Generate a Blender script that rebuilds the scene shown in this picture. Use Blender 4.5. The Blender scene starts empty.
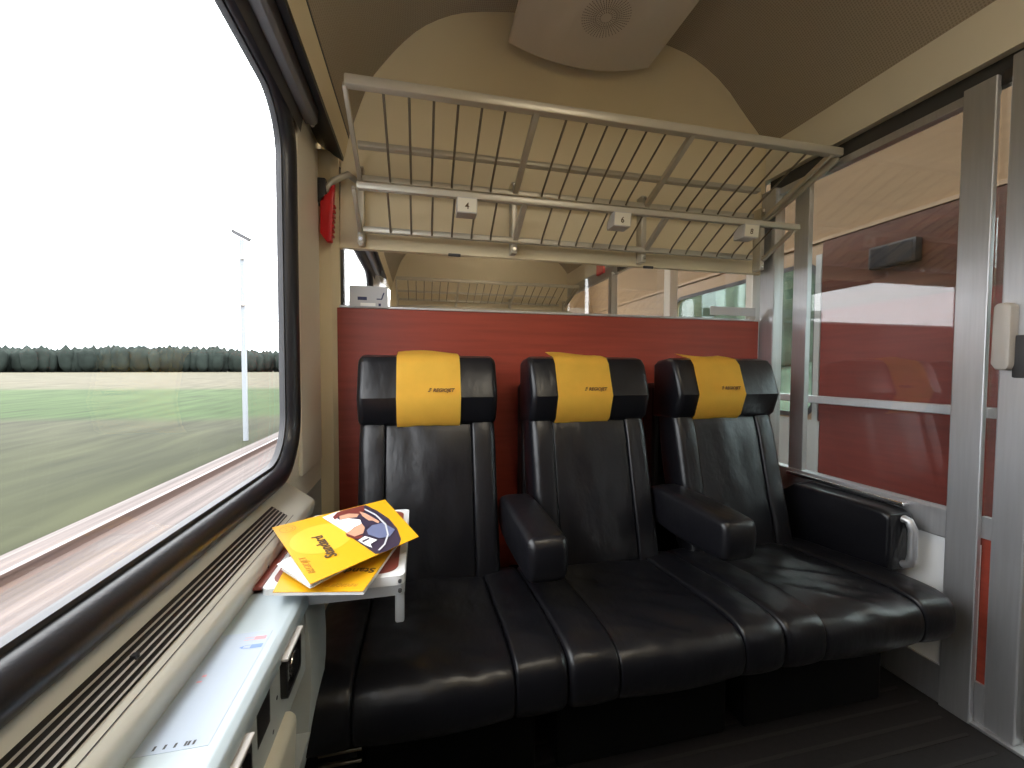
import bpy, bmesh, math, random
from mathutils import Vector, Matrix, noise
random.seed(7)
SC = bpy.context.scene
COL = SC.collection
PI = math.pi

# ------------------------------------------------------------------ camera
CAM_Z = 1.08
cd = bpy.data.cameras.new('camera')
cd.sensor_width = 36.0
cd.lens = 36.0 * 412.5 / 1024.0
cd.clip_start = 0.02
cd.clip_end = 3000
cam = bpy.data.objects.new('camera', cd)
COL.objects.link(cam)
yaw, pitch, roll = 0.2207, -0.0364, -0.0034
fwd = Vector((math.sin(yaw)*math.cos(pitch), math.cos(yaw)*math.cos(pitch), math.sin(pitch)))
r0 = Vector((math.cos(yaw), -math.sin(yaw), 0))
d0 = -r0.cross(fwd)
rt = math.cos(roll)*r0 + math.sin(roll)*d0
dn = -math.sin(roll)*r0 + math.cos(roll)*d0
cam.matrix_world = Matrix(((rt.x, -dn.x, -fwd.x, 0), (rt.y, -dn.y, -fwd.y, 0), (rt.z, -dn.z, -fwd.z, CAM_Z), (0, 0, 0, 1)))
SC.camera = cam

# ------------------------------------------------------------------ sky (overcast) and exposure
SKY = 4.8
w = bpy.data.worlds.new('overcast_sky')
SC.world = w
w.use_nodes = True
nt = w.node_tree
nt.nodes.clear()
tc = nt.nodes.new('ShaderNodeTexCoord')
sx = nt.nodes.new('ShaderNodeSeparateXYZ')
rp = nt.nodes.new('ShaderNodeValToRGB')
bg = nt.nodes.new('ShaderNodeBackground')
wo = nt.nodes.new('ShaderNodeOutputWorld')
nt.links.new(tc.outputs['Generated'], sx.inputs[0])
nt.links.new(sx.outputs['Z'], rp.inputs[0])
rp.color_ramp.elements[0].position = 0.0
rp.color_ramp.elements[0].color = (0.70, 0.74, 0.78, 1)
rp.color_ramp.elements[1].position = 0.5
rp.color_ramp.elements[1].color = (0.96, 0.98, 1.0, 1)
nt.links.new(rp.outputs[0], bg.inputs[0])
bg.inputs[1].default_value = SKY
nt.links.new(bg.outputs[0], wo.inputs[0])

vs = SC.view_settings
vs.view_transform = 'Standard'
vs.look = 'None'
vs.gamma = 1.0
vs.use_curve_mapping = False
vs.exposure = 0.7
SC.cycles.max_bounces = 14
SC.cycles.diffuse_bounces = 8
SC.cycles.glossy_bounces = 5
SC.cycles.transparent_max_bounces = 16
SC.cycles.use_denoising = True
SC.cycles.sample_clamp_indirect = 8.0

# strength of the unseen fill lamps added to brighten both compartments
FILL = 8.0

# ------------------------------------------------------------------ materials
def mat(name, col, rough=0.5, metal=0.0, spec=0.5, var=0.0, vscale=8.0, stretch=(1, 1, 1), bump=0.0, bscale=60.0,
        bstretch=(1, 1, 1), coat=0.0, col2=None, rvar=0.0):
    m = bpy.data.materials.new(name)
    m.use_nodes = True
    n = m.node_tree.nodes
    l = m.node_tree.links
    b = n['Principled BSDF']
    b.inputs['Base Color'].default_value = (*col, 1)
    b.inputs['Roughness'].default_value = rough
    b.inputs['Metallic'].default_value = metal
    b.inputs['Specular IOR Level'].default_value = spec
    b.inputs['Coat Weight'].default_value = coat
    t = n.new('ShaderNodeTexCoord')
    def nz(sc, st, det=4):
        mp = n.new('ShaderNodeMapping')
        mp.inputs['Scale'].default_value = st
        l.new(t.outputs['Object'], mp.inputs[0])
        x = n.new('ShaderNodeTexNoise')
        x.inputs['Scale'].default_value = sc
        x.inputs['Detail'].default_value = det
        l.new(mp.outputs[0], x.inputs['Vector'])
        return x
    if var > 0 or col2:
        x = nz(vscale, stretch)
        r = n.new('ShaderNodeValToRGB')
        r.color_ramp.elements[0].position = 0.3
        r.color_ramp.elements[1].position = 0.7
        c2 = col2 or tuple(c*(1+var) for c in col)
        c1 = col if col2 else tuple(c*(1-var) for c in col)
        r.color_ramp.elements[0].color = (*c1, 1)
        r.color_ramp.elements[1].color = (*c2, 1)
        l.new(x.outputs['Fac'], r.inputs[0])
        l.new(r.outputs[0], b.inputs['Base Color'])
    if rvar > 0:
        x = nz(vscale*2, (1, 1, 1))
        mr = n.new('ShaderNodeMapRange')
        mr.inputs['To Min'].default_value = rough-rvar
        mr.inputs['To Max'].default_value = rough+rvar
        l.new(x.outputs['Fac'], mr.inputs[0])
        l.new(mr.outputs[0], b.inputs['Roughness'])
    if bump > 0:
        x = nz(bscale, bstretch, 3)
        bp = n.new('ShaderNodeBump')
        bp.inputs['Strength'].default_value = bump
        bp.inputs['Distance'].default_value = 0.004
        l.new(x.outputs['Fac'], bp.inputs['Height'])
        l.new(bp.outputs[0], b.inputs['Normal'])
    return m

def glass_mat(name, tint=(1, 1, 1), ior=1.5):
    m = bpy.data.materials.new(name)
    m.use_nodes = True
    n = m.node_tree.nodes
    l = m.node_tree.links
    n.clear()
    o = n.new('ShaderNodeOutputMaterial')
    mx = n.new('ShaderNodeMixShader')
    tr = n.new('ShaderNodeBsdfTransparent')
    gl = n.new('ShaderNodeBsdfGlossy')
    fr = n.new('ShaderNodeFresnel')
    geo = n.new('ShaderNodeNewGeometry')
    io = n.new('ShaderNodeMapRange')          # same reflectance from both faces of the thin pane
    io.inputs['To Min'].default_value = ior
    io.inputs['To Max'].default_value = 1.0/ior
    l.new(geo.outputs['Backfacing'], io.inputs[0])
    l.new(io.outputs[0], fr.inputs[0])
    tr.inputs[0].default_value = (*tint, 1)
    gl.inputs['Roughness'].default_value = 0.0
    l.new(fr.outputs[0], mx.inputs[0])
    l.new(tr.outputs[0], mx.inputs[1])
    l.new(gl.outputs[0], mx.inputs[2])
    l.new(mx.outputs[0], o.inputs[0])
    return m

def ceiling_mat():
    m = mat('perforated_vinyl', (0.60, 0.52, 0.38), 0.7)
    n = m.node_tree.nodes
    l = m.node_tree.links
    b = n['Principled BSDF']
    t = [x for x in n if x.type == 'TEX_COORD'][0]
    v = n.new('ShaderNodeTexVoronoi')
    v.inputs['Scale'].default_value = 120
    v.inputs['Randomness'].default_value = 0.12
    l.new(t.outputs['UV'], v.inputs['Vector'])
    r = n.new('ShaderNodeValToRGB')
    r.color_ramp.elements[0].position = 0.25
    r.color_ramp.elements[0].color = (0.28, 0.235, 0.18, 1)
    r.color_ramp.elements[1].position = 0.42
    r.color_ramp.elements[1].color = (0.40, 0.345, 0.265, 1)
    l.new(v.outputs['Distance'], r.inputs[0])
    l.new(r.outputs[0], b.inputs['Base Color'])
    return m

def leather_mat():
    m = mat('black_leather', (0.006, 0.006, 0.008), 0.34, spec=0.42)
    n = m.node_tree.nodes
    l = m.node_tree.links
    b = n['Principled BSDF']
    t = [x for x in n if x.type == 'TEX_COORD'][0]
    a = n.new('ShaderNodeTexNoise')
    a.inputs['Scale'].default_value = 9
    a.inputs['Detail'].default_value = 3
    mp = n.new('ShaderNodeMapping')
    mp.inputs['Scale'].default_value = (1.6, 0.7, 1.0)
    l.new(t.outputs['Object'], mp.inputs[0])
    l.new(mp.outputs[0], a.inputs['Vector'])
    v = n.new('ShaderNodeTexVoronoi')
    v.inputs['Scale'].default_value = 420
    l.new(t.outputs['Object'], v.inputs['Vector'])
    b1 = n.new('ShaderNodeBump')
    b1.inputs['Strength'].default_value = 0.22
    b1.inputs['Distance'].default_value = 0.02
    l.new(a.outputs['Fac'], b1.inputs['Height'])
    b2 = n.new('ShaderNodeBump')
    b2.inputs['Strength'].default_value = 0.10
    b2.inputs['Distance'].default_value = 0.001
    l.new(v.outputs['Distance'], b2.inputs['Height'])
    l.new(b1.outputs[0], b2.inputs['Normal'])
    l.new(b2.outputs[0], b.inputs['Normal'])
    mr = n.new('ShaderNodeMapRange')
    mr.inputs['To Min'].default_value = 0.24
    mr.inputs['To Max'].default_value = 0.42
    l.new(a.outputs['Fac'], mr.inputs[0])
    l.new(mr.outputs[0], b.inputs['Roughness'])
    return m

def land_mat():
    m = mat('field_grass', (0.06, 0.07, 0.03), 0.9, spec=0.1)
    n = m.node_tree.nodes
    l = m.node_tree.links
    b = n['Principled BSDF']
    g = n.new('ShaderNodeNewGeometry')
    s = n.new('ShaderNodeSeparateXYZ')
    l.new(g.outputs['Position'], s.inputs[0])
    nz = n.new('ShaderNodeTexNoise')
    nz.inputs['Scale'].default_value = 0.10
    nz.inputs['Detail'].default_value = 4
    l.new(g.outputs['Position'], nz.inputs['Vector'])
    ma = n.new('ShaderNodeMath')
    ma.operation = 'MULTIPLY_ADD'
    ma.inputs[1].default_value = 9.0
    l.new(nz.outputs['Fac'], ma.inputs[0])
    l.new(s.outputs['Y'], ma.inputs[2])
    mr = n.new('ShaderNodeMapRange')
    mr.inputs['From Min'].default_value = 5
    mr.inputs['From Max'].default_value = 105
    l.new(ma.outputs[0], mr.inputs[0])
    r = n.new('ShaderNodeValToRGB')
    e = r.color_ramp.elements
    e[0].position = 0.0
    e[0].color = (0.030, 0.032, 0.017, 1)
    e[1].position = 1.0
    e[1].color = (0.088, 0.082, 0.058, 1)
    for p, c in ((0.10, (0.030, 0.033, 0.017)), (0.22, (0.039, 0.041, 0.025)), (0.25, (0.032, 0.052, 0.019)), (0.52, (0.040, 0.062, 0.024)), (0.60, (0.080, 0.076, 0.052)), (0.8, (0.088, 0.080, 0.057))):
        q = e.new(p)
        q.color = (*c, 1)
    l.new(mr.outputs[0], r.inputs[0])
    n2 = n.new('ShaderNodeTexNoise')
    n2.inputs['Scale'].default_value = 1.3
    n2.inputs['Detail'].default_value = 6
    mp = n.new('ShaderNodeMapping')
    mp.inputs['Scale'].default_value = (1.0, 0.14, 1.0)
    l.new(g.outputs['Position'], mp.inputs[0])
    l.new(mp.outputs[0], n2.inputs['Vector'])
    mm = n.new('ShaderNodeMix')
    mm.data_type = 'RGBA'
    mm.blend_type = 'MULTIPLY'
    mm.inputs[0].default_value = 0.7
    r2 = n.new('ShaderNodeValToRGB')
    r2.color_ramp.elements[0].position = 0.3
    r2.color_ramp.elements[0].color = (0.45, 0.45, 0.42, 1)
    r2.color_ramp.elements[1].position = 0.7
    r2.color_ramp.elements[1].color = (1.4, 1.36, 1.3, 1)
    l.new(n2.outputs['Fac'], r2.inputs[0])
    l.new(r.outputs[0], mm.inputs['A'])
    l.new(r2.outputs[0], mm.inputs['B'])
    l.new(mm.outputs['Result'], b.inputs['Base Color'])
    return m

M = {}
M['cream'] = mat('cream_paint', (0.74, 0.64, 0.44), 0.55, var=0.03, vscale=3)
M['strip'] = mat('pale_wall_plastic', (0.82, 0.78, 0.68), 0.4)
M['cream_gloss'] = mat('cream_gloss', (0.74, 0.69, 0.57), 0.4, var=0.03, vscale=4)
M['sill'] = mat('sill_plastic', (0.62, 0.60, 0.53), 0.4, var=0.03, vscale=9)
M['console'] = mat('console_plastic', (0.44, 0.51, 0.545), 0.35, var=0.03, vscale=7)
M['greypanel'] = mat('grey_panel', (0.42, 0.44, 0.43), 0.5, var=0.05, vscale=6)
M['ceiling'] = ceiling_mat()
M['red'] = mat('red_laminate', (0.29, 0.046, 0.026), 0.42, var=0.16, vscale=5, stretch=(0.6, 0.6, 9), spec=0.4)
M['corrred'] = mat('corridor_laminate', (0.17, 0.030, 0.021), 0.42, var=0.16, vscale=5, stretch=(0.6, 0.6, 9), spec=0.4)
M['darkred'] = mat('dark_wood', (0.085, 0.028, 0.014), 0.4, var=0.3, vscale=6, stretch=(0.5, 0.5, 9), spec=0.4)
M['tan'] = mat('tan_panel', (0.33, 0.23, 0.135), 0.5, var=0.08, vscale=5, stretch=(0.5, 0.5, 7))
M['alu'] = mat('anodised_aluminium', (0.52, 0.525, 0.545), 0.38, metal=0.75, var=0.05, vscale=20, stretch=(6, 6, 0.3))
M['chrome'] = mat('bright_steel', (0.75, 0.75, 0.76), 0.2, metal=1.0)
M['rackmetal'] = mat('grey_beige_enamel', (0.52, 0.48, 0.40), 0.35, spec=0.6, metal=0.25)
M['rod'] = mat('dark_rod_enamel', (0.20, 0.17, 0.125), 0.4, metal=0.2)
M['rubber'] = mat('black_rubber', (0.012, 0.012, 0.016), 0.33, spec=0.6, bump=0.06, bscale=200)
M['blackplastic'] = mat('black_plastic', (0.012, 0.011, 0.012), 0.45)
M['seatbase'] = mat('black_seat_base', (0.004, 0.004, 0.004), 0.7, spec=0.15)
M['darkgrey'] = mat('dark_grey_metal', (0.06, 0.06, 0.065), 0.5, metal=0.3)
M['blind'] = mat('grey_blind_rail', (0.16, 0.155, 0.16), 0.45, metal=0.5)
M['leather'] = leather_mat()
M['yellow'] = mat('yellow_cloth', (0.95, 0.58, 0.085), 0.8, spec=0.2, bump=0.15, bscale=700, var=0.04, vscale=15)
M['brown_print'] = mat('brown_print', (0.10, 0.03, 0.01), 0.7)
M['floor'] = mat('dark_floor_rubber', (0.010, 0.008, 0.008), 0.6, var=0.3, vscale=60, bump=0.1, bscale=300)
M['rib'] = mat('floor_rib_rubber', (0.022, 0.018, 0.017), 0.5)
M['white'] = mat('white_paper', (0.80, 0.80, 0.80), 0.5)
M['tablewhite'] = mat('white_plastic', (0.76, 0.77, 0.78), 0.35)
M['tablegrey'] = mat('table_metal', (0.50, 0.52, 0.55), 0.4, metal=0.4)
M['tablered'] = mat('table_laminate', (0.25, 0.060, 0.045), 0.35, var=0.05, vscale=6)
M['pyellow'] = mat('yellow_print', (0.68, 0.355, 0.010), 0.4, spec=0.4, var=0.02, vscale=6)
M['pyellow2'] = mat('light_yellow_print', (0.76, 0.44, 0.035), 0.4, spec=0.4)
M['ink'] = mat('dark_ink', (0.09, 0.05, 0.02), 0.5)
M['inkgold'] = mat('gold_ink', (0.50, 0.25, 0.02), 0.5)
M['pwhite'] = mat('print_white', (0.85, 0.84, 0.82), 0.4)
M['pskin'] = mat('print_skin', (0.55, 0.30, 0.20), 0.4)
M['phair'] = mat('print_red_hair', (0.16, 0.03, 0.025), 0.4)
M['pdark'] = mat('print_dark', (0.035, 0.025, 0.05), 0.4)
M['pblue'] = mat('print_blue', (0.13, 0.15, 0.26), 0.4)
M['red_plastic'] = mat('red_plastic', (0.62, 0.012, 0.018), 0.35)
M['grey_plastic'] = mat('grey_plastic', (0.50, 0.47, 0.44), 0.4)
M['card'] = mat('grey_card', (0.50, 0.51, 0.54), 0.5)
M['navy'] = mat('navy_print', (0.02, 0.025, 0.09), 0.5)
M['sticker'] = mat('pale_sticker', (0.41, 0.48, 0.58), 0.4)
M['stred'] = mat('faded_red_print', (0.75, 0.30, 0.33), 0.4)
M['stblue'] = mat('faded_blue_print', (0.16, 0.28, 0.72), 0.4)
M['grille'] = mat('grille_shadow', (0.10, 0.075, 0.055), 0.8)
M['panel'] = mat('ceiling_panel_enamel', (0.66, 0.60, 0.54), 0.45)
M['gold'] = mat('warm_steel', (0.45, 0.38, 0.28), 0.3, metal=0.8)
M['ballast'] = mat('track_ballast', (0.088, 0.070, 0.064), 0.9, var=0.45, vscale=3, stretch=(3, 0.08, 1), bump=0.5, bscale=20)
M['rail'] = mat('rusty_rail', (0.10, 0.062, 0.05), 0.6)
M['railtop'] = mat('polished_rail', (0.17, 0.15, 0.148), 0.5, metal=0.2)
M['land'] = land_mat()
M['tree'] = mat('forest_green', (0.021, 0.028, 0.024), 0.9, spec=0.1, var=0.3, vscale=0.2)
M['bush'] = mat('bush_green', (0.075, 0.095, 0.068), 0.9, spec=0.1, var=0.6, vscale=0.9)
M['mast'] = mat('pale_mast_paint', (0.24, 0.26, 0.28), 0.6)
M['glass'] = glass_mat('window_glass', (1, 1, 1), 1.15)
M['glass_tint'] = glass_mat('tinted_glass', (0.80, 0.88, 0.87))
M['glass_inner'] = glass_mat('compartment_glass', (0.97, 0.96, 0.95), 1.75)
M['glass_corridor'] = glass_mat('corridor_glass', (0.95, 0.95, 0.95), 1.62)
M['curtain'] = mat('red_curtain', (0.28, 0.02, 0.03), 0.8)
M['lampcover'] = mat('lamp_cover', (0.8, 0.75, 0.6), 0.5)

# ------------------------------------------------------------------ helpers
def finish(bm, smooth=None):
    if smooth is not None:
        for f in bm.faces:
            f.smooth = True

def obj(name, bm, m, parent=None, smooth=None, label=None):
    me = bpy.data.meshes.new(name)
    bmesh.ops.recalc_face_normals(bm, faces=bm.faces[:])
    finish(bm, smooth)
    bm.to_mesh(me)
    bm.free()
    if isinstance(m, (list, tuple)):
        for x in m:
            me.materials.append(x)
    else:
        me.materials.append(m)
    if smooth is not None:
        me.set_sharp_from_angle(angle=math.radians(smooth))
    o = bpy.data.objects.new(name, me)
    COL.objects.link(o)
    if parent:
        o.parent = parent
        o.matrix_parent_inverse = Matrix.Identity(4)
        pw = Matrix.Identity(4)
        p = parent
        while p:
            pw = p.matrix_basis @ pw
            p = p.parent
        me.transform(pw.inverted())
    if label:
        o['label'] = label
    return o

def struct(name, bm, m, parent=None, smooth=None, label=None):
    o = obj(name, bm, m, parent, smooth, label)
    if not parent:
        o['kind'] = 'structure'
    return o

def thing(name, label, cat, loc=(0, 0, 0), group=None):
    o = bpy.data.objects.new(name, None)
    COL.objects.link(o)
    o.location = loc
    o.empty_display_size = 0.05
    o['label'] = label
    o['category'] = cat
    if group:
        o['group'] = group
    return o

def tag(o, label, cat, group=None):
    o['label'] = label
    o['category'] = cat
    if group:
        o['group'] = group
    return o

def add_box(bm, x0, x1, y0, y1, z0, z1, bev=0.0, seg=2, mtx=None):
    b2 = bmesh.new()
    bmesh.ops.create_cube(b2, size=1)
    for v in b2.verts:
        v.co = Vector(((x0+x1)/2+v.co.x*(x1-x0), (y0+y1)/2+v.co.y*(y1-y0), (z0+z1)/2+v.co.z*(z1-z0)))
    if bev > 0:
        bmesh.ops.bevel(b2, geom=b2.edges[:], offset=bev, segments=seg, affect='EDGES', profile=0.5)
    if mtx:
        b2.transform(mtx)
    merge(bm, b2)
    return bm

def merge(bm, b2, mi=None):
    me = bpy.data.meshes.new('tmp')
    b2.to_mesh(me)
    b2.free()
    n0 = len(bm.faces)
    bm.from_mesh(me)
    bpy.data.meshes.remove(me)
    if mi is not None:
        bm.faces.ensure_lookup_table()
        for f in bm.faces[n0:]:
            f.material_index = mi

def box(*a, **k):
    return add_box(bmesh.new(), *a, **k)

def add_prism(bm, pts, a0, a1, axis='y', bev=0.0, seg=2):
    """closed polygon swept along an axis; pts are the two other coordinates in x,y,z order"""
    b2 = bmesh.new()
    def P(p, t):
        if axis == 'y':
            return (p[0], t, p[1])
        if axis == 'x':
            return (t, p[0], p[1])
        return (p[0], p[1], t)
    A = [b2.verts.new(P(p, a0)) for p in pts]
    B = [b2.verts.new(P(p, a1)) for p in pts]
    n = len(pts)
    for i in range(n):
        b2.faces.new((A[i], A[(i+1) % n], B[(i+1) % n], B[i]))
    b2.faces.new(A[::-1])
    b2.faces.new(B)
    bmesh.ops.recalc_face_normals(b2, faces=b2.faces[:])
    if bev > 0:
        bmesh.ops.bevel(b2, geom=b2.edges[:], offset=bev, segments=seg, affect='EDGES', profile=0.5)
    merge(bm, b2)
    return bm

def prism(*a, **k):
    return add_prism(bmesh.new(), *a, **k)

def add_tube(bm, pts, r, n=8, closed=False):
    pts = [Vector(p) for p in pts]
    rings = []
    N = len(pts)
    up = None
    for i, p in enumerate(pts):
        a = pts[i-1] if (i > 0 or closed) else p
        b = pts[(i+1) % N] if (i < N-1 or closed) else p
        t = (b-a).normalized()
        if up is None:
            up = Vector((0, 0, 1)) if abs(t.z) < 0.9 else Vector((1, 0, 0))
        s = t.cross(up).normalized()
        up = s.cross(t).normalized()
        rr = r[i] if isinstance(r, (list, tuple)) else r
        rings.append([bm.verts.new(p+rr*(math.cos(2*PI*k/n)*s+math.sin(2*PI*k/n)*up)) for k in range(n)])
    M_ = N if closed else N-1
    for i in range(M_):
        A, B = rings[i], rings[(i+1) % N]
        for k in range(n):
            bm.faces.new((A[k], A[(k+1) % n], B[(k+1) % n], B[k]))
    if not closed:
        bm.faces.new(rings[0][::-1])
        bm.faces.new(rings[-1])
    return bm

def tube(*a, **k):
    return add_tube(bmesh.new(), *a, **k)

def add_bar(bm, p, q, wd, ht, bev=0.0, up=(0, 0, 1)):
    """rectangular bar between two points, wd across, ht along up"""
    p, q = Vector(p), Vector(q)
    t = (q-p)
    L = t.length
    t.normalize()
    s = t.cross(Vector(up)).normalized()
    u = s.cross(t).normalized()
    mt = Matrix(((s.x, t.x, u.x, p.x), (s.y, t.y, u.y, p.y), (s.z, t.z, u.z, p.z), (0, 0, 0, 1)))
    return add_box(bm, -wd/2, wd/2, 0, L, -ht/2, ht/2, bev, 2, mt)

def bar(*a, **k):
    return add_bar(bmesh.new(), *a, **k)

def add_cyl(bm, c, axis, r, h, n=24, bev=0.0):
    b2 = bmesh.new()
    bmesh.ops.create_cone(b2, cap_ends=True, segments=n, radius1=r, radius2=r, depth=h)
    if bev > 0:
        es = [e for e in b2.edges if any(len(f.verts) > 4 for f in e.link_faces)]
        bmesh.ops.bevel(b2, geom=es, offset=bev, segments=2, affect='EDGES')
    q = Vector((0, 0, 1)).rotation_difference(Vector(axis).normalized())
    b2.transform(Matrix.Translation(Vector(c)) @ q.to_matrix().to_4x4())
    merge(bm, b2)
    return bm

def cyl(*a, **k):
    return add_cyl(bmesh.new(), *a, **k)

def rrect(a0, a1, b0, b1, r, n=8):
    """rounded rectangle loop in 2D, n points per corner"""
    rs = r if isinstance(r, (list, tuple)) else (r, r, r, r)
    out = []
    for (ca, cb, sa, sb, t0, rr) in ((a1, b0, -1, 1, -PI/2, rs[0]), (a1, b1, -1, -1, 0, rs[1]), (a0, b1, 1, -1, PI/2, rs[2]), (a0, b0, 1, 1, PI, rs[3])):
        cx, cy = ca+sa*rr, cb+sb*rr
        for k in range(n+1):
            t = t0+PI/2*k/n
            out.append((cx+rr*math.cos(t), cy+rr*math.sin(t)))
    return out

def holed(outer, holes, depth, place):
    """flat plate with holes; place(a, b, d) maps plate coordinates and depth to 3D"""
    bm = bmesh.new()
    loops = []
    for lp in [outer]+holes:
        vs_ = [bm.verts.new((p[0], p[1], 0)) for p in lp]
        es = [bm.edges.new((vs_[i], vs_[(i+1) % len(vs_)])) for i in range(len(vs_))]
        loops.append(es)
    bmesh.ops.triangle_fill(bm, use_beauty=True, use_dissolve=False, edges=[e for l in loops for e in l])
    if depth:
        r = bmesh.ops.extrude_face_region(bm, geom=bm.faces[:])
        for v in r['geom']:
            if isinstance(v, bmesh.types.BMVert):
                v.co.z = depth
    for v in bm.verts:
        v.co = Vector(place(v.co.x, v.co.y, v.co.z))
    return bm

def chaikin(pts, it=2):
    for _ in range(it):
        o = []
        n = len(pts)
        for i in range(n):
            a, b = pts[i], pts[(i+1) % n]
            o.append((a[0]*.75+b[0]*.25, a[1]*.75+b[1]*.25))
            o.append((a[0]*.25+b[0]*.75, a[1]*.25+b[1]*.75))
        pts = o
    return pts

def padded(bm, prof, x0, x1, r=0.02, bulge=0.0, it=2, nx=18, rl=None, rr=None, wrinkle=0.0, seed=0, slope=None):
    """upholstered strip: closed (y, z) profile swept from x0 to x1, its rim rounded by r and its middle swelling by bulge"""
    P = chaikin(prof, it) if it else prof
    n = len(P)
    area = sum(P[i][0]*P[(i+1) % n][1]-P[(i+1) % n][0]*P[i][1] for i in range(n))
    sg = 1 if area > 0 else -1
    nor = []
    for i in range(n):
        a, b = P[i-1], P[(i+1) % n]
        tx, ty = b[0]-a[0], b[1]-a[1]
        L = math.hypot(tx, ty) or 1
        nor.append((sg*ty/L, -sg*tx/L))
    rl = r if rl is None else rl
    rr = r if rr is None else rr
    W = x1-x0
    us = []
    for k in range(5):
        us.append(x0+rl*(1-math.cos(PI/2*k/4)))
    for k in range(1, nx):
        us.append(x0+rl+(W-rl-rr)*k/nx)
    for k in range(5):
        us.append(x1-rr*(1-math.sin(PI/2*k/4)) if True else 0)
    us = sorted(us)
    rings = []
    for x in us:
        off = 0
        if x < x0+rl:
            t = (x0+rl-x)/rl
            off -= rl*(1-math.sqrt(max(0, 1-t*t)))
        if x > x1-rr:
            t = (x-x1+rr)/rr
            off -= rr*(1-math.sqrt(max(0, 1-t*t)))
        u = (x-x0)/W
        off += bulge*(1-(2*u-1)**2)
        ring = []
        for i in range(n):
            o = off
            if wrinkle:
                fade = max(0, 1-(2*u-1)**4)
                q = Vector((x*7+seed*3.1, P[i][0]*16+x*9, P[i][1]*6+seed))
                o += wrinkle*fade*max(0, nor[i][1] if prof[0][1] < 0.5 else -nor[i][0])*(noise.noise(q)+0.5*noise.noise(q*2.3))
            ring.append(bm.verts.new((x, P[i][0]+nor[i][0]*o, P[i][1]+nor[i][1]*o)))
        rings.append(ring)
    for a in range(len(rings)-1):
        for i in range(n):
            bm.faces.new((rings[a][i], rings[a][(i+1) % n], rings[a+1][(i+1) % n], rings[a+1][i]))
    bm.faces.new(rings[0][::-1])
    bm.faces.new(rings[-1])
    return bm

def poly(bm, pts, mi=0):
    f = bm.faces.new([bm.verts.new(p) for p in pts])
    f.material_index = mi
    return f

def text_bm(s, size, mtx, depth=0.0003, italic=0.0, squash=1.0, bold=0.0):
    c = bpy.data.curves.new('t', 'FONT')
    c.body = s
    c.size = size
    c.extrude = depth
    c.shear = italic
    c.offset = bold
    c.align_x = 'LEFT'
    c.resolution_u = 3
    o = bpy.data.objects.new('t', c)
    COL.objects.link(o)
    dg = bpy.context.evaluated_depsgraph_get()
    me = bpy.data.meshes.new_from_object(o.evaluated_get(dg))
    bm = bmesh.new()
    bm.from_mesh(me)
    bpy.data.objects.remove(o)
    bpy.data.curves.remove(c)
    bpy.data.meshes.remove(me)
    bm.transform(Matrix.Diagonal((squash, 1, 1, 1)))
    bm.transform(mtx)
    return bm

def frame_mtx(o, u, v):
    """columns: reading direction u, letter-up v, normal"""
    u = Vector(u).normalized()
    v = Vector(v)
    v = (v-u*v.dot(u)).normalized()
    n = u.cross(v)
    o = Vector(o)
    return Matrix(((u.x, v.x, n.x, o.x), (u.y, v.y, n.y, o.y), (u.z, v.z, n.z, o.z), (0, 0, 0, 1)))

def copy_tree(o, off=(0, 0, 0), parent=None):
    c = o.copy()
    COL.objects.link(c)
    if parent:
        c.parent = parent
    else:
        c.location = Vector(o.location)+Vector(off)
    for ch in list(o.children):
        copy_tree(ch, parent=c)
    return c

# ------------------------------------------------------------------ dimensions
YP = 1.72            # partition behind the seats
XW = -0.37           # window wall
XR = 1.644           # corridor wall
PITCH = 2.75
YF = YP+PITCH        # far wall of the next compartment
YB = -0.50           # wall behind the camera
XC = 2.45            # outer wall of the corridor

# ------------------------------------------------------------------ floor
fl = struct('floor', box(XW-0.05, 3.0, YB-0.02, 7.0, -0.06, 0.0), M['floor'], label='dark ribbed rubber floor')
for k in range(13):
    y = 0.36+k*0.062
    obj('floor_rib', box(-0.05, XR-0.06, y, y+0.010, 0.0, 0.0016), M['rib'], fl)

# ------------------------------------------------------------------ ceiling: rounded vault
arch_pts = [(-0.262, 1.966), (-0.225, 2.08), (-0.182, 2.196), (-0.125, 2.275), (-0.068, 2.347), (0.008, 2.425), (0.106, 2.487), (0.206, 2.525),
            (0.415, 2.562), (0.70, 2.575), (0.95, 2.567), (1.165, 2.535), (1.27, 2.498), (1.406, 2.415), (1.519, 2.293), (1.60, 2.215), (XR, 2.158)]
def smooth_open(p, it=2):
    for _ in range(it):
        o = [p[0]]
        for i in range(len(p)-1):
            a, b = p[i], p[i+1]
            o += [(a[0]*.75+b[0]*.25, a[1]*.75+b[1]*.25), (a[0]*.25+b[0]*.75, a[1]*.25+b[1]*.75)]
        o.append(p[-1])
        p = o
    return p
vault = smooth_open(arch_pts, 1)
def sheet(profile, y0, y1, th=0.0):
    """(x, z) line swept along y with arc-length UVs"""
    bm = bmesh.new()
    uv = bm.loops.layers.uv.new('UVMap')
    d = 0
    prev = None
    for i, p in enumerate(profile):
        A = bm.verts.new((p[0], y0, p[1]))
        B = bm.verts.new((p[0], y1, p[1]))
        if prev:
            d2 = d+math.hypot(p[0]-prev[2][0], p[1]-prev[2][1])
            f = bm.faces.new((prev[0], A, B, prev[1]))
            for lp, q in zip(f.loops, ((d, y0), (d2, y0), (d2, y1), (d, y1))):
                lp[uv].uv = q
            d = d2
        prev = (A, B, p)
    return bm
struct('ceiling', sheet(vault, YB, YP+0.01), M['ceiling'], smooth=60, label='dim cream perforated vaulted ceiling of the compartment')
struct('ceiling', sheet(vault, YP+0.01, YF), M['ceiling'], smooth=60, label='cream vaulted ceiling of the next compartment')
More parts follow.
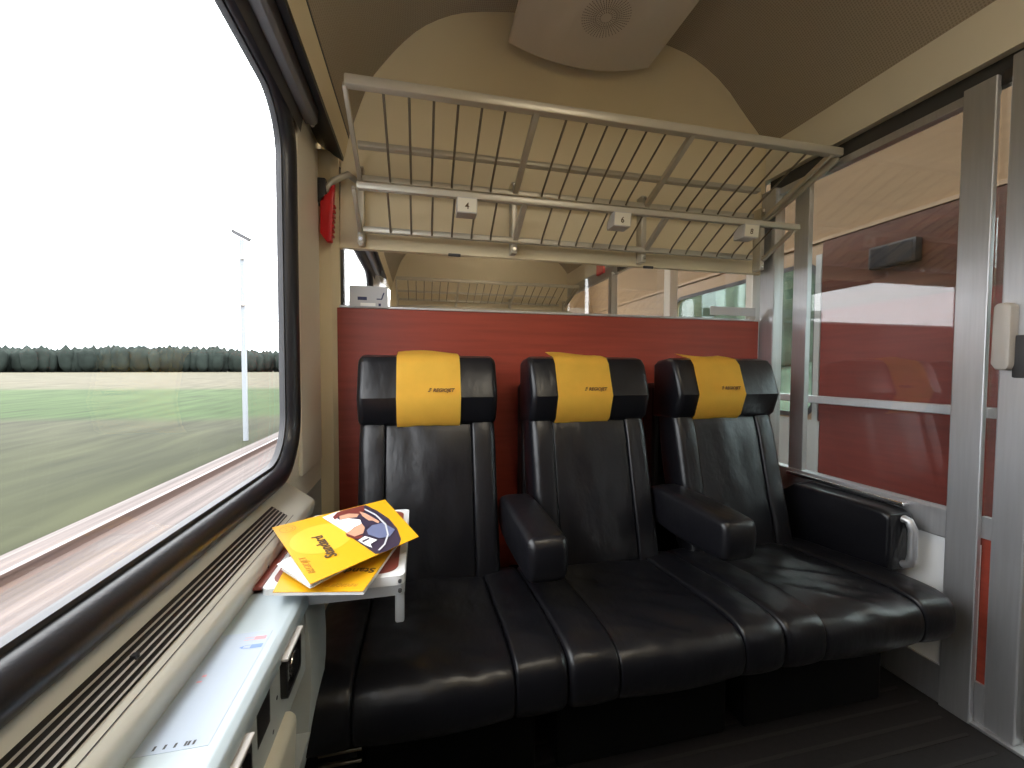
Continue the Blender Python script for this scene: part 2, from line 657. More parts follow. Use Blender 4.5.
struct('ceiling', sheet([(XR-0.01, 2.62), (2.1, 2.55), (2.36, 2.25), (2.46, 1.90)], YB, 7.0), M['tan'], smooth=60, label='tan ceiling of the corridor')

# ------------------------------------------------------------------ partition behind the seats
def end_wall(name, y, glass=True, lab=''):
    up = [(p[0], p[1]) for p in vault]
    zt = 1.548
    pts = [(XR, zt), (XR, 2.158)]+[(p[0], p[1]) for p in vault[::-1]]+[(-0.29, 1.90), (-0.30, zt)]
    s = struct(name, prism(pts, y, y+0.03), M['cream'], label=lab)
    red = obj('red_panel', box(-0.32, XR-0.03, y-0.012, y+0.03, 0.0, 1.315, bev=0.002), M['red'], s)
    rail = obj('glass_rail', box(-0.30, XR-0.06, y-0.016, y+0.03, 1.315, 1.325, bev=0.002), M['alu'], s)
    if not glass:
        obj('cream_panel', box(-0.30, XR, y, y+0.03, 1.325, zt), M['cream'], s)
    return s
wb = end_wall('wall_back', YP, True, 'red laminate partition behind the seats with cream wall above its glass strip')
wf = end_wall('wall_far', YF, False, 'far wall of the next compartment seen over the partition')
wn = end_wall('wall_front', YB-0.03, False, 'wall behind the viewer')
win2 = struct('window_2', box(-0.30, XR-0.06, YP+0.004, YP+0.010, 1.323, 1.552), M['glass_inner'], label='low glass strip above the red partition')
for x, z in ((-0.247, 1.334), (1.572, 1.334)):
    obj('glass_clamp', cyl((x, YP-0.008, z), (0, 1, 0), 0.018, 0.024, bev=0.003), M['grey_plastic'], win2, smooth=40)
for x in (0.142, 1.02):
    obj('glass_clip', box(x-0.025, x+0.025, YP-0.006, YP+0.002, 1.540, 1.551, bev=0.002), M['darkgrey'], win2)

# ------------------------------------------------------------------ window wall
GX = -0.385
def window_hole(y0):
    return rrect(y0+0.03, y0+1.375, 0.757, 1.90, 0.20, 8)
WY = [0.0, 2.08]
outer = [(YB-0.03, 0.66), (7.0, 0.66), (7.0, 1.97), (YB-0.03, 1.97)]
wl = struct('wall_left', holed(outer, [window_hole(y) for y in WY], 0.03, lambda a, b, d: (XW-d, a, b)), M['strip'], label='cream window wall')
struct('wall_left_lower', box(XW-0.03, XW, YB-0.03, 7.0, 0.0, 0.66), M['greypanel'], label='grey lower window wall')
# inner top of the wall: beam under the ceiling, with a seam
bm = prism([(-0.40, 1.97), (-0.28, 1.88), (-0.262, 1.962), (-0.262, 1.967), (-0.30, 2.0), (-0.40, 2.0)], YB, YP)
struct('trim_1', bm, M['cream'], label='cream beam along the top of the window wall')
bm = prism([(-0.40, 1.97), (-0.28, 1.88), (-0.262, 1.962), (-0.262, 1.967), (-0.30, 2.0), (-0.40, 2.0)], YP+0.03, YF)
struct('trim_1', bm, M['cream'], label='cream beam along the window wall of the next compartment')
struct('trim_2', prism([(-0.266, 1.960), (-0.2605, 1.964), (-0.2595, 1.969), (-0.266, 1.970)], YB, YP), M['darkgrey'], label='thin dark seam between beam and ceiling')
# corner post next to the partition and the vertical strip beside the window
struct('trim_3', prism([(XW, 1.69), (-0.325, 1.695), (-0.300, 1.715), (-0.300, 1.735), (XW, 1.735)], 0.0, 1.90, axis='z'), M['cream'], label='narrow cream corner strip between window wall and partition')
struct('trim_4', box(XW-0.001, XW+0.012, 1.390, 1.655, 0.74, 1.875, bev=0.006), M['strip'], label='cream vertical strip right of the window')

def window_unit(num, y0, lab):
    g0 = rrect(y0+0.10, y0+1.315, 0.812, 1.818, 0.135, 10)
    g1 = rrect(y0+0.03, y0+1.375, 0.757, 1.90, 0.20, 10)
    root = bpy.data.objects.new('window_%d' % num, None)
    COL.objects.link(root)
    root.location = (XW, y0+0.72, 0.87)
    root['kind'] = 'structure'
    root['label'] = lab
    prof = [(0.0, -0.392), (0.0, -0.374), (0.06, -0.366), (0.14, -0.360), (0.30, -0.352), (0.55, -0.349), (0.78, -0.353), (0.95, -0.363), (1.0, -0.372), (1.0, -0.392)]
    bm = bmesh.new()
    rings = []
    for (t, x) in prof:
        rings.append([bm.verts.new((x, a[0]*(1-t)+b[0]*t, a[1]*(1-t)+b[1]*t)) for a, b in zip(g0, g1)])
    n = len(g0)
    for a in range(len(rings)-1):
        for i in range(n):
            bm.faces.new((rings[a][i], rings[a][(i+1) % n], rings[a+1][(i+1) % n], rings[a+1][i]))
    obj('rubber_gasket', bm, M['rubber'], root, smooth=50)
    # slim bright metal edge of the pane
    gi = rrect(y0+0.108, y0+1.307, 0.820, 1.810, 0.128, 10)
    bm = bmesh.new()
    A = [bm.verts.new((-0.380, *p)) for p in g0]
    B = [bm.verts.new((-0.380, *p)) for p in gi]
    C_ = [bm.verts.new((-0.395, *p)) for p in gi]
    for i in range(n):
        j = (i+1) % n
        bm.faces.new((A[i], A[j], B[j], B[i]))
        bm.faces.new((B[i], B[j], C_[j], C_[i]))
    obj('pane_edge', bm, M['darkgrey'], root, smooth=30)
    bm = holed(rrect(y0+0.09, y0+1.32, 0.805, 1.826, 0.13, 8), [], 0.006, lambda a, b, d: (GX-d, a, b))
    obj('pane', bm, M['glass'], root)
    return root
window_unit(1, WY[0], 'large train window with rounded corners and thick black rubber gasket')
window_unit(4, WY[1], 'window of the next compartment seen over the partition')

# roller blind rail above the window
def blind(y0, y1, lab):
    t = thing('roller_blind', lab, 'blind', (-0.33, y1-0.5, 1.9))
    obj('blind_rail', prism([(-0.345, 1.842), (-0.318, 1.838), (-0.308, 1.848), (-0.300, 1.925), (-0.318, 1.948), (-0.345, 1.945)], y0, y1, bev=0.002), M['blind'], t)
    obj('blind_slot', prism([(-0.40, 1.950), (-0.335, 1.900), (-0.2795, 1.868), (-0.2785, 1.884), (-0.40, 1.976)], y0, y1+0.28), M['blackplastic'], t)
    obj('blind_fabric', prism([(-0.369, 1.85), (-0.350, 1.80), (-0.342, 1.845), (-0.35, 1.95), (-0.369, 1.96)], y0, y1-0.03), M['darkgrey'], t)
    obj('blind_pin', cyl((-0.325, y1+0.004, 1.845), (0, 1, 0), 0.006, 0.012, n=12), M['grey_plastic'], t, smooth=40)
    return t
blind(YB+0.1, 1.425, 'dark grey roller blind rail above the large window')
blind(YP+0.12, YP+1.85, 'dark blind rail of the next compartment seen over the partition')

# window sill with its vent grille
sill_p = [(XW, 0.757), (-0.304, 0.708), (-0.297, 0.700), (-0.296, 0.688), (-0.303, 0.66), (XW, 0.64)]
sl = struct('trim_5', prism(sill_p, YB, 1.275, bev=0.004), M['sill'], smooth=30, label='cream window sill with a slotted vent')
P0, P1 = Vector((XW, 0, 0.757)), Vector((-0.304, 0, 0.708))
sd = (P1-P0)
sn = Vector((-sd.z, 0, sd.x)).normalized()
if sn.z < 0:
    sn = -sn
def on_sill(t, h):
    p = P0+sd*t+sn*h
    return (p.x, p.z)
ta, tb = 0.27, 0.79
obj('vent_slot', prism([on_sill(ta, -0.004), on_sill(ta, 0.0008), on_sill(tb, 0.0008), on_sill(tb, -0.004)], YB+0.05, 1.095), M['blackplastic'], sl)
for k in range(5):
    t0 = ta+(tb-ta)*(0.17+k*0.185)
    obj('vent_slat', prism([on_sill(t0-0.014, 0), on_sill(t0-0.014, 0.003), on_sill(t0+0.014, 0.003), on_sill(t0+0.014, 0)], YB+0.05, 1.095), M['grey_plastic'], sl)
obj('sill_seam', prism([on_sill(0.90, -0.001), on_sill(0.90, 0.0006), on_sill(0.915, 0.0006), on_sill(0.915, -0.001)], YB+0.05, 1.115), M['darkgrey'], sl)
obj('vent_catch', box(-0.338, -0.331, 0.565, 0.573, 0.728, 0.7375, bev=0.001), M['blackplastic'], sl)
obj('screw', cyl((-0.2985, 0.90, 0.682), (1, 0, 0.1), 0.003, 0.004, n=10), M['darkgrey'], sl)

# ------------------------------------------------------------------ wall console below the sill
cs = thing('wall_console', 'pale blue-white console under the window sill with ashtrays and a faded sticker', 'console', (-0.26, 0.6, 0.655))
obj('top_plate', prism([(-0.31, 0.666), (-0.217, 0.666), (-0.208, 0.662), (-0.204, 0.653), (-0.204, 0.636), (-0.31, 0.636)], 0.385, 0.83, bev=0.002), M['console'], cs, smooth=25)
obj('front_panel', prism([(-0.32, 0.64), (-0.207, 0.64), (-0.206, 0.53), (-0.32, 0.53)], 0.385, 0.80), M['greypanel'], cs)
obj('heater_panel', prism(smooth_open([(-0.205, 0.635), (-0.196, 0.55), (-0.198, 0.45), (-0.215, 0.34), (-0.245, 0.22), (-0.275, 0.10), (-0.285, 0.0)], 1)+[(-0.36, 0.0), (-0.36, 0.635)], 0.80, 0.925, bev=0.001), M['greypanel'], cs, smooth=40)
obj('lower_ledge', prism([(-0.30, 0.545), (-0.198, 0.545), (-0.190, 0.535), (-0.196, 0.40), (-0.30, 0.40)], 0.385, 0.69, bev=0.006), M['cream_gloss'], cs, smooth=40)
obj('lower_panel', prism([(-0.30, 0.41), (-0.20, 0.41), (-0.27, 0.0), (-0.34, 0.0)], 0.385, 0.80), M['greypanel'], cs)
def ashtray(y0, y1):
    a = obj('ashtray', holed(rrect(y0, y1, 0.575, 0.640, 0.012, 5), [rrect(y0+0.007, y1-0.006, 0.581, 0.630, 0.010, 5)], 0.012, lambda a_, b_, d: (-0.210+d, a_, b_)), M['blackplastic'], cs, label='black recessed ashtray with a silver lip')
    obj('ashtray_bowl', box(-0.213, -0.207, y0+0.004, y1-0.004, 0.578, 0.636), M['darkgrey'], a)
    obj('ashtray_lip', box(-0.212, -0.194, y0-0.004, y1, 0.640, 0.645, bev=0.0015), M['grey_plastic'], a)
    obj('ashtray_button', cyl((-0.200, (y0+y1)/2+0.004, 0.606), (1, 0, 0), 0.021, 0.008, bev=0.003), M['chrome'], a, smooth=40)
ashtray(0.665, 0.745)
ashtray(0.455, 0.535)
sk = obj('control_slot', holed(rrect(0.575, 0.622, 0.580, 0.638, 0.008, 4), [], 0.003, lambda a_, b_, d: (-0.2095+d, a_, b_)), M['blackplastic'], cs, label='black recessed slot')
for y, z in ((0.650, 0.596), (0.632, 0.56), (0.55, 0.57)):
    obj('screw', cyl((-0.208, y, z), (1, 0, 0), 0.003, 0.004, n=10), M['darkgrey'], cs)
# faded sticker on the console top
zs = 0.6662
st = obj('sticker', box(-0.300, -0.228, 0.500, 0.705, zs-0.0004, zs+0.0003), M['sticker'], cs, label='faded pale blue sticker')
bm = bmesh.new()
def patch(bm, x0, x1, y0, y1, mi, z=zs+0.0006):
    y0, y1 = y0-0.036, y1-0.036
    poly(bm, [(x0, y0, z), (x1, y0, z), (x1, y1, z), (x0, y1, z)], mi)
patch(bm, -0.248, -0.232, 0.720, 0.728, 0)
patch(bm, -0.262, -0.2485, 0.7205, 0.7215, 0)
patch(bm, -0.262, -0.2485, 0.7265, 0.7275, 0)
patch(bm, -0.286, -0.281, 0.650, 0.654, 0)
patch(bm, -0.288, -0.282, 0.640, 0.643, 0)
patch(bm, -0.247, -0.231, 0.700, 0.709, 1)
patch(bm, -0.256, -0.2475, 0.7005, 0.7015, 1)
patch(bm, -0.256, -0.2475, 0.7075, 0.7085, 1)
poly(bm, [(-0.262, 0.6685, zs+0.0006), (-0.2565, 0.665, zs+0.0006), (-0.2565, 0.672, zs+0.0006)], 1)
for k, x in enumerate((-0.284, -0.274, -0.264, -0.254, -0.251, -0.246)):
    patch(bm, x, x+0.0025, 0.540, 0.546, 2)
obj('sticker_print', bm, [M['stred'], M['stblue'], M['darkgrey']], st)['kind'] = 'stuff'

# ------------------------------------------------------------------ fold-out table
tz = 0.678
tb_ = thing('folding_table', 'small folded white table with red top under the brochures', 'table', (-0.16, 1.0, tz))
bm = holed(rrect(-0.283, -0.030, 0.815, 1.205, 0.014, 4), [], -0.018, lambda a, b, d: (a, b, tz+d))
obj('upper_leaf', bm, M['tablewhite'], tb_)
bm = holed(rrect(-0.273, -0.044, 0.832, 1.190, 0.03, 6), [], 0.0012, lambda a, b, d: (a, b, tz+d))
obj('red_inlay', bm, M['tablered'], tb_, label='red-brown laminate inlay')
bm = holed(rrect(-0.290, -0.030, 0.818, 1.20, 0.012, 4), [], -0.020, lambda a, b, d: (a, b, tz-0.0195+d))
obj('lower_leaf', bm, M['tablegrey'], tb_)
obj('support_foot', box(-0.049, -0.031, 0.822, 0.834, tz-0.098, tz-0.035, bev=0.004), M['tablegrey'], tb_, smooth=40)
for z in (tz-0.010, tz-0.029):
    obj('hinge_pin', cyl((-0.039, 0.815, z), (0, 1, 0), 0.0035, 0.006, n=12), M['darkgrey'], tb_)
obj('hinge_leaf', box(-0.309, -0.285, 0.825, 1.19, tz-0.005, tz+0.000), M['tablered'], tb_)
obj('hinge_gap', box(-0.3135, -0.309, 0.82, 1.20, tz-0.02, tz+0.002), M['blackplastic'], tb_)

# ------------------------------------------------------------------ brochures
def bilinear(c, u, v):
    """c: corners at (0,0),(1,0),(1,1),(0,1); u along reading direction, v up the page"""
    a, b, cc, d = [Vector(x) for x in c]
    return a*(1-u)*(1-v)+b*u*(1-v)+cc*u*v+d*(1-u)*v
def leaf(bm, c, th, lift=0.0, nu=10, nv=10, mi=0, curl=0.0):
    g = []
    for i in range(nu+1):
        row = []
        for j in range(nv+1):
            u, v = i/nu, j/nv
            p = bilinear(c, u, v)
            p.z += lift+curl*(2*u-1)**2+0.0
            row.append((bm.verts.new(p+Vector((0, 0, th))), bm.verts.new(p)))
        g.append(row)
    for i in range(nu):
        for j in range(nv):
            f = bm.faces.new((g[i][j][0], g[i+1][j][0], g[i+1][j+1][0], g[i][j+1][0]))
            f.material_index = mi
            f = bm.faces.new((g[i][j][1], g[i][j+1][1], g[i+1][j+1][1], g[i+1][j][1]))
            f.material_index = mi
    for i in range(nu):
        for j in (0, nv):
            bm.faces.new((g[i][j][0], g[i][j][1], g[i+1][j][1], g[i+1][j][0]))
    for j in range(nv):
        for i in (0, nu):
            bm.faces.new((g[i][j][0], g[i][j+1][0], g[i][j+1][1], g[i][j][1]))
    return bm
def page_mtx(c, u, v, lift):
    o = bilinear(c, u, v)+Vector((0, 0, lift))
    U = bilinear(c, min(u+.02, 1), v)-bilinear(c, max(u-.02, 0), v)
    V = bilinear(c, u, min(v+.02, 1))-bilinear(c, u, max(v-.02, 0))
    return frame_mtx(o, U, V)

# corners of the top brochure on the table: right, top, left, bottom as the camera sees them
R_, T_, L_, B_ = Vector((-0.003, 0.910, 0.713)), Vector((-0.092, 1.1445, 0.727)), Vector((-0.317, 0.985, 0.730)), Vector((-0.182, 0.743, 0.714))
# reading runs from the near corner B to the left corner L, page top is that edge
c1 = (R_, T_, L_, B_)
# (0,0)=page bottom-left=R, (1,0)=T, (1,1)=L, (0,1)=B
b1 = thing('brochure', 'yellow brochure with a round portrait photo, on top of the other on the table', 'brochure', (-0.15, 0.96, 0.69))
obj('cover', leaf(bmesh.new(), c1, 0.0012, 0.0), M['pyellow'], b1)
dB = Vector((-0.004, -0.002, -0.004))
cw = (R_+Vector((-0.03, 0.02, -0.006)), T_+Vector((-0.02, -0.01, -0.003)), L_+Vector((0.028, -0.085, -0.030)), B_+Vector((0.003, 0.004, -0.005)))
# white inner pages that stick out on the left
cw = (R_+Vector((-0.045, 0.02, -0.008)), T_+Vector((-0.02, -0.03, -0.004)), Vector((-0.268, 0.855, 0.706)), B_+Vector((-0.002, 0.004, -0.003)))
obj('inner_pages', leaf(bmesh.new(), cw, 0.0012, -0.002), M['white'], b1)
cw2 = (cw[0]+Vector((0, 0, -0.003)), cw[1]+Vector((0, 0, -0.003)), cw[2]+Vector((0.010, -0.008, -0.006)), cw[3]+Vector((0.001, 0, -0.003)))
obj('inner_pages', leaf(bmesh.new(), cw2, 0.001, -0.003), M['white'], b1)
LZ = 0.0015
def pg(c, u, v, h=LZ):
    return bilinear(c, u, v)+Vector((0, 0, h))
# round photo: circle centred on the lower half of the page, cut straight on its upper side
def disc(c, cu, cv, r, a0, a1, n=28, h=LZ):
    return [pg(c, cu+r*math.cos(a0+(a1-a0)*k/n), cv+r*math.sin(a0+(a1-a0)*k/n), h) for k in range(n+1)]
PHOTO = [
    (0, [(0.945, 0.62), (1.063, 0.405), (1.068, 0.286), (0.978, 0.21), (0.774, 0.155), (0.529, 0.116), (0.278, 0.121), (0.072, 0.168), (0.002, 0.222), (-0.008, 0.337), (-0.002, 0.421), (0.021, 0.454)]),
    (1, [(0.945, 0.62), (1.035, 0.492), (1.045, 0.41), (0.96, 0.469), (0.903, 0.532), (0.789, 0.508), (0.776, 0.434), (0.678, 0.353), (0.589, 0.368), (0.566, 0.441), (0.506, 0.531)]),
    (2, [(1.049, 0.417), (1.068, 0.286), (0.987, 0.225), (0.842, 0.259), (0.786, 0.332), (0.874, 0.401), (0.885, 0.477), (0.816, 0.544), (0.892, 0.543), (0.968, 0.482)]),
    (3, [(0.873, 0.489), (0.874, 0.401), (0.802, 0.326), (0.746, 0.363), (0.776, 0.434), (0.789, 0.508)]),
    (3, [(0.551, 0.446), (0.589, 0.368), (0.491, 0.369), (0.397, 0.42), (0.391, 0.502), (0.497, 0.542)]),
    (2, [(0.502, 0.548), (0.391, 0.502), (0.369, 0.43), (0.322, 0.463), (0.349, 0.516), (0.435, 0.555)]),
    (3, [(0.853, 0.308), (0.764, 0.269), (0.517, 0.217), (0.464, 0.256), (0.596, 0.296), (0.733, 0.316)]),
    (0, [(0.636, 0.351), (0.575, 0.268), (0.469, 0.236), (0.465, 0.31), (0.476, 0.374)]),
    (4, [(0.481, 0.304), (0.464, 0.201), (0.259, 0.15), (0.175, 0.243), (0.215, 0.336), (0.337, 0.392), (0.421, 0.378)]),
    (1, [(0.301, 0.502), (0.33, 0.428), (0.198, 0.36), (0.173, 0.437), (0.108, 0.445), (0.191, 0.478)]),
    (0, [(0.272, 0.481), (0.28, 0.413), (0.252, 0.407), (0.24, 0.477)]),
    (5, [(0.877, 0.246), (0.67, 0.195), (0.41, 0.184), (0.21, 0.238), (0.077, 0.329), (0.024, 0.411), (0.04, 0.421), (0.095, 0.336), (0.22, 0.251), (0.403, 0.202), (0.649, 0.212), (0.851, 0.259)]),
]
bm = bmesh.new()
for k, (mi, pts) in enumerate(PHOTO):
    poly(bm, [pg(c1, min(u, 0.985), max(0.015, v), LZ+0.00022*k) for u, v in pts], mi)
obj('cover_photo', bm, [M['pdark'], M['pwhite'], M['phair'], M['pskin'], M['pblue'], M['card']], b1)
bm = bmesh.new()
ring_o = disc(c1, 0.56, 0.72, 0.25, 0, 2*PI, 40, LZ)[:-1]
poly(bm, ring_o, 0)
obj('cover_circle', bm, M['pyellow2'], b1, label='paler yellow disc')
obj('title', text_bm('Standard', 0.030, page_mtx(c1, 0.20, 0.72, LZ+.0012), italic=0.0, bold=0.0006), M['ink'], b1)
obj('brand_line', text_bm('REGIOJET', 0.016, page_mtx(c1, 0.10, 0.925, LZ+.0006), italic=0.25), M['inkgold'], b1)
bm = bmesh.new()
n = 24
for rr_ in (0.062,):
    I = [bm.verts.new(p) for p in disc(c1, 0.885, 0.91, rr_-0.006, 0, 2*PI, n, LZ+.0004)[:-1]]
    O = [bm.verts.new(p) for p in disc(c1, 0.885, 0.91, rr_, 0, 2*PI, n, LZ+.0004)[:-1]]
    for k in range(n):
        bm.faces.new((I[k], I[(k+1) % n], O[(k+1) % n], O[k]))
I = [bm.verts.new(p) for p in disc(c1, 0.885, 0.91, 0.034, PI*1.1, PI*1.9, 10, LZ+.0004)]
O = [bm.verts.new(p) for p in disc(c1, 0.885, 0.91, 0.040, PI*1.1, PI*1.9, 10, LZ+.0004)]
for k in range(10):
    bm.faces.new((I[k], I[k+1], O[k+1], O[k]))
for du in (-0.018, 0.018):
    poly(bm, disc(c1, 0.885+du, 0.92, 0.006, 0, 2*PI, 8, LZ+.0004)[:-1])
obj('smile_mark', bm, M['inkgold'], b1)

# lower brochure: text upside down to the viewer; near edge is the page top
c2 = (Vector((0.000, 1.02, 0.676)), Vector((-0.285, 1.02, 0.676)), Vector((-0.250, 0.772, 0.688)), Vector((-0.096, 0.742, 0.688)))
c2 = (Vector((-0.040, 0.99, 0.687)), Vector((-0.270, 1.03, 0.687)), Vector((-0.250, 0.775, 0.691)), Vector((-0.098, 0.745, 0.691)))
b2_ = thing('brochure', 'lower yellow brochure lying flat half under the photo brochure', 'brochure', (-0.16, 0.88, 0.675))
obj('cover', leaf(bmesh.new(), c2, 0.0012, 0.0), M['pyellow'], b2_)
obj('inner_pages', leaf(bmesh.new(), tuple(Vector(p)+Vector((0.001, 0.001, -0.006)) for p in c2), 0.0055, 0.0), M['white'], b2_)
obj('title', text_bm('Standard', 0.026, page_mtx(c2, 0.03, 0.66, LZ), bold=0.0004), M['ink'], b2_)
obj('brand_line', text_bm('REGIOJET', 0.013, page_mtx(c2, 0.10, 0.90, LZ), italic=0.25), M['inkgold'], b2_)

# ------------------------------------------------------------------ seats
SEATX = [0.033, 0.622, 1.211]
HEADP = [(1.60, 1.098), (1.575, 1.118), (1.50, 1.127), (1.462, 1.119), (1.442, 1.098), (1.402, 0.983), (1.428, 0.903), (1.448, 0.886), (1.48, 0.878), (1.60, 0.878)]
def seat(i, xc, lab, cushion, arm):
    t = thing('train_seat', lab, 'seat', (xc, 1.2, 0.0), 'black leather train seats')
    xl, xr_ = cushion
    # backrest: leans back; two bolsters and a middle pad
    def backp(f, b):
        f -= 0.004
        return [(1.50-f, 0.93), (1.44-f, 0.90), (1.385-f, 0.66), (1.325-f, 0.44), (1.315-f, 0.36), (1.42+b, 0.36), (1.52+b, 0.60), (1.585+b, 0.93)]
    obj('backrest_pad', padded(bmesh.new(), backp(0, 0), xc-0.146, xc+0.146, 0.007, 0.006, it=2, wrinkle=0.006, seed=i), M['leather'], t, smooth=60)
    obj('backrest_bolster', padded(bmesh.new(), backp(0.008, 0.0), xc-0.230, xc-0.1465, 0.026, 0.003, it=2, rr=0.006, nx=6), M['leather'], t, smooth=60)
    obj('backrest_bolster', padded(bmesh.new(), backp(0.008, 0.0), xc+0.1465, xc+0.230, 0.026, 0.003, it=2, rl=0.006, nx=6), M['leather'], t, smooth=60)
    obj('headrest', padded(bmesh.new(), HEADP, xc-0.234, xc+0.234, 0.022, 0.0, it=0, nx=14), M['leather'], t, smooth=33)
    # cushion: rolled front
    def cp(d):
        return [(1.42, 0.395), (1.20, 0.405+d), (1.00, 0.424+d), (0.895, 0.424+d), (0.853, 0.405+d), (0.845, 0.345), (0.865, 0.298), (0.93, 0.285), (1.42, 0.27)]
    a, b = xl+(xr_-xl)*0.21, xl+(xr_-xl)*0.79
    obj('cushion_pad', padded(bmesh.new(), cp(0.0), a+0.0005, b-0.0005, 0.008, 0.008, it=3, wrinkle=0.008, seed=i*2+5, nx=24), M['leather'], t, smooth=60)
    obj('cushion_bolster', padded(bmesh.new(), cp(0.010), xl+0.0005, a, 0.03, 0.004, it=3, nx=8, wrinkle=0.004, seed=i+9, rr=0.007, rl=0.016), M['leather'], t, smooth=60)
    obj('cushion_bolster', padded(bmesh.new(), cp(0.010), b, xr_-0.0005, 0.022, 0.004, it=3, nx=8, wrinkle=0.004, seed=i+12, rl=0.007, rr=0.016), M['leather'], t, smooth=60)
    obj('seat_base', box(-0.13 if i == 0 else xl+0.03, xr_-0.03, 1.02, 1.66, 0.0, 0.262, bev=0.01), M['seatbase'], t)
    obj('seat_shell', box(xc-0.22, xc+0.22, 1.60, 1.70, 0.26, 1.02, bev=0.02), M['blackplastic'], t)
    return t
labs = ['black leather seat nearest the window, beside the small table', 'middle black leather seat, between the two box armrests', 'black leather seat nearest the corridor glass']
cush = [(-0.262, 0.327), (0.327, 0.916), (0.916, 1.505)]
S = [seat(i, SEATX[i], labs[i], cush[i], None) for i in range(3)]
armp = [(1.45, 0.635), (1.30, 0.647), (1.05, 0.641), (1.008, 0.632), (1.008, 0.535), (1.04, 0.508), (1.45, 0.495)]
def armrest(x0, x1, par, lab=None):
    obj('armrest', padded(bmesh.new(), armp, x0, x1, 0.020, 0.003, it=2, nx=8), M['leather'], par, smooth=45)
armrest(0.272, 0.384, S[0])
armrest(0.858, 0.974, S[1])
# right armrest against the corridor wall
ra = obj('armrest', padded(bmesh.new(), [(1.50, 0.606), (1.14, 0.612), (1.052, 0.606), (1.040, 0.57), (1.048, 0.36), (1.50, 0.35)], 1.522, 1.628, 0.016, 0.0, it=1, nx=8), M['leather'], S[2], smooth=40, label='padded side armrest fixed to the corridor wall')
obj('armrest_trim', box(1.600, 1.630, 1.06, 1.52, 0.616, 0.630, bev=0.003), M['chrome'], ra)
bm = tube([(1.575, 1.042, 0.585), (1.575, 1.024, 0.582), (1.580, 1.016, 0.555), (1.580, 1.016, 0.47), (1.580, 1.022, 0.44), (1.580, 1.042, 0.43)], 0.013, 10)
obj('armrest_handle', bm, M['alu'], ra, smooth=60, label='bare metal grip at the armrest end')

# the opposite bank in dark leather, out of view, added to temper reflections and light
for i, (sx_, lab) in enumerate(zip(S, ('black leather seat of the opposite bank by the corridor', 'middle black leather seat of the opposite bank', 'black leather seat of the opposite bank by the window'))):
    o = copy_tree(sx_)
    o.matrix_world = Matrix.Translation((2*0.622-sx_.location.x, 1.22-sx_.location.y, 0)) @ Matrix.Rotation(PI, 4, 'Z')
    o['label'] = lab
    for ch in list(o.children):
        if ch.name.startswith('armrest') and i == 2:     # this seat stands at the window wall, without a side armrest
            for c2_ in list(ch.children):
                bpy.data.objects.remove(c2_)
            bpy.data.objects.remove(ch)
# yellow headrest covers
def cover(i, xc):
    t = thing('headrest_cover', ['yellow cloth cover on the headrest nearest the window', 'yellow cloth cover on the middle headrest', 'yellow cloth cover on the headrest nearest the corridor'][i], 'headrest cover', (xc, 1.44, 1.0), 'yellow headrest covers')
    path = HEADP
    # keep front part: from back top over the front to lower back
    pts = [p for p in path]
    # centroid offset outwards
    cy = sum(p[0] for p in pts)/len(pts)
    cz = sum(p[1] for p in pts)/len(pts)
    n = len(pts)
    out = []
    for k in range(n):
        a, b = pts[k-1], pts[(k+1) % n]
        ty, tz_ = b[0]-a[0], b[1]-a[1]
        L = math.hypot(ty, tz_)
        ny, nz_ = tz_/L, -ty/L
        if (pts[k][0]-cy)*ny+(pts[k][1]-cz)*nz_ < 0:
            ny, nz_ = -ny, -nz_
        out.append((pts[k][0]+ny*0.005, pts[k][1]+nz_*0.005))
    # start at top back edge, go forward and down
    k0 = max(range(n), key=lambda k: out[k][0]+out[k][1])
    seq = [out[(k0+k) % n] for k in range(n)]
    if seq[1][1] < seq[-1][1]:
        seq = [seq[0]]+seq[:0:-1]
    keep = []
    for p in seq:
        keep.append(p)
        if p[1] < 0.892 and len(keep) > 3:
            break
    keep = [(1.565, 1.142)]+[q for q in keep if q[0] < 1.54]
    bm = bmesh.new()
    x0, x1 = xc-0.106, xc+0.106
    nx = 12
    rows = []
    for j, p in enumerate(keep):
        row = []
        for k in range(nx+1):
            u = k/nx
            xx = x0+(x1-x0)*u
            w_ = 0.0015*math.sin(u*9+j*1.7+i*2)
            zz = p[1]+(0.006*math.sin(u*PI*1.3+i) if j == 0 else 0)
            row.append(bm.verts.new((xx, p[0]-abs(w_)*0.6, zz)))
        rows.append(row)
    for a in range(len(rows)-1):
        for k in range(nx):
            bm.faces.new((rows[a][k], rows[a][k+1], rows[a+1][k+1], rows[a+1][k]))
    bmesh.ops.solidify(bm, geom=bm.faces[:], thickness=0.0018)
    o = obj('cloth', bm, M['yellow'], t, smooth=40)
    # printed wordmark low right on the front face: lies in the plane of the front face
    A, B = Vector((0, 1.442, 1.098)), Vector((0, 1.402, 0.983))
    up = (A-B).normalized()
    nrm = Vector((1, 0, 0)).cross(up)
    p = B+up*0.018+nrm*0.0082
    bm = text_bm('REGIOJET', 0.0165, frame_mtx((xc+0.012, p.y, p.z), (1, 0, 0), up), italic=0.3, bold=0.0004)
    q = B+up*0.018+nrm*0.0082
    mt = frame_mtx((xc-0.004, q.y, q.z), (1, 0, 0), up)
    for (u0, u1, v0, v1) in ((0.000, 0.007, 0.0, 0.003), (0.003, 0.011, 0.005, 0.008), (0.005, 0.012, 0.010, 0.013)):
        b2 = bmesh.new()
        vs_ = [b2.verts.new(mt @ Vector((u, v, 0.0003))) for u, v in ((u0, v0), (u1, v0), (u1+0.001, v1), (u0+0.001, v1))]
        b2.faces.new(vs_)
        merge(bm, b2)
    obj('wordmark', bm, M['brown_print'], t)
    return t
for i in range(3):
    cover(i, SEATX[i]-(0.002, 0.033, 0.047)[i])

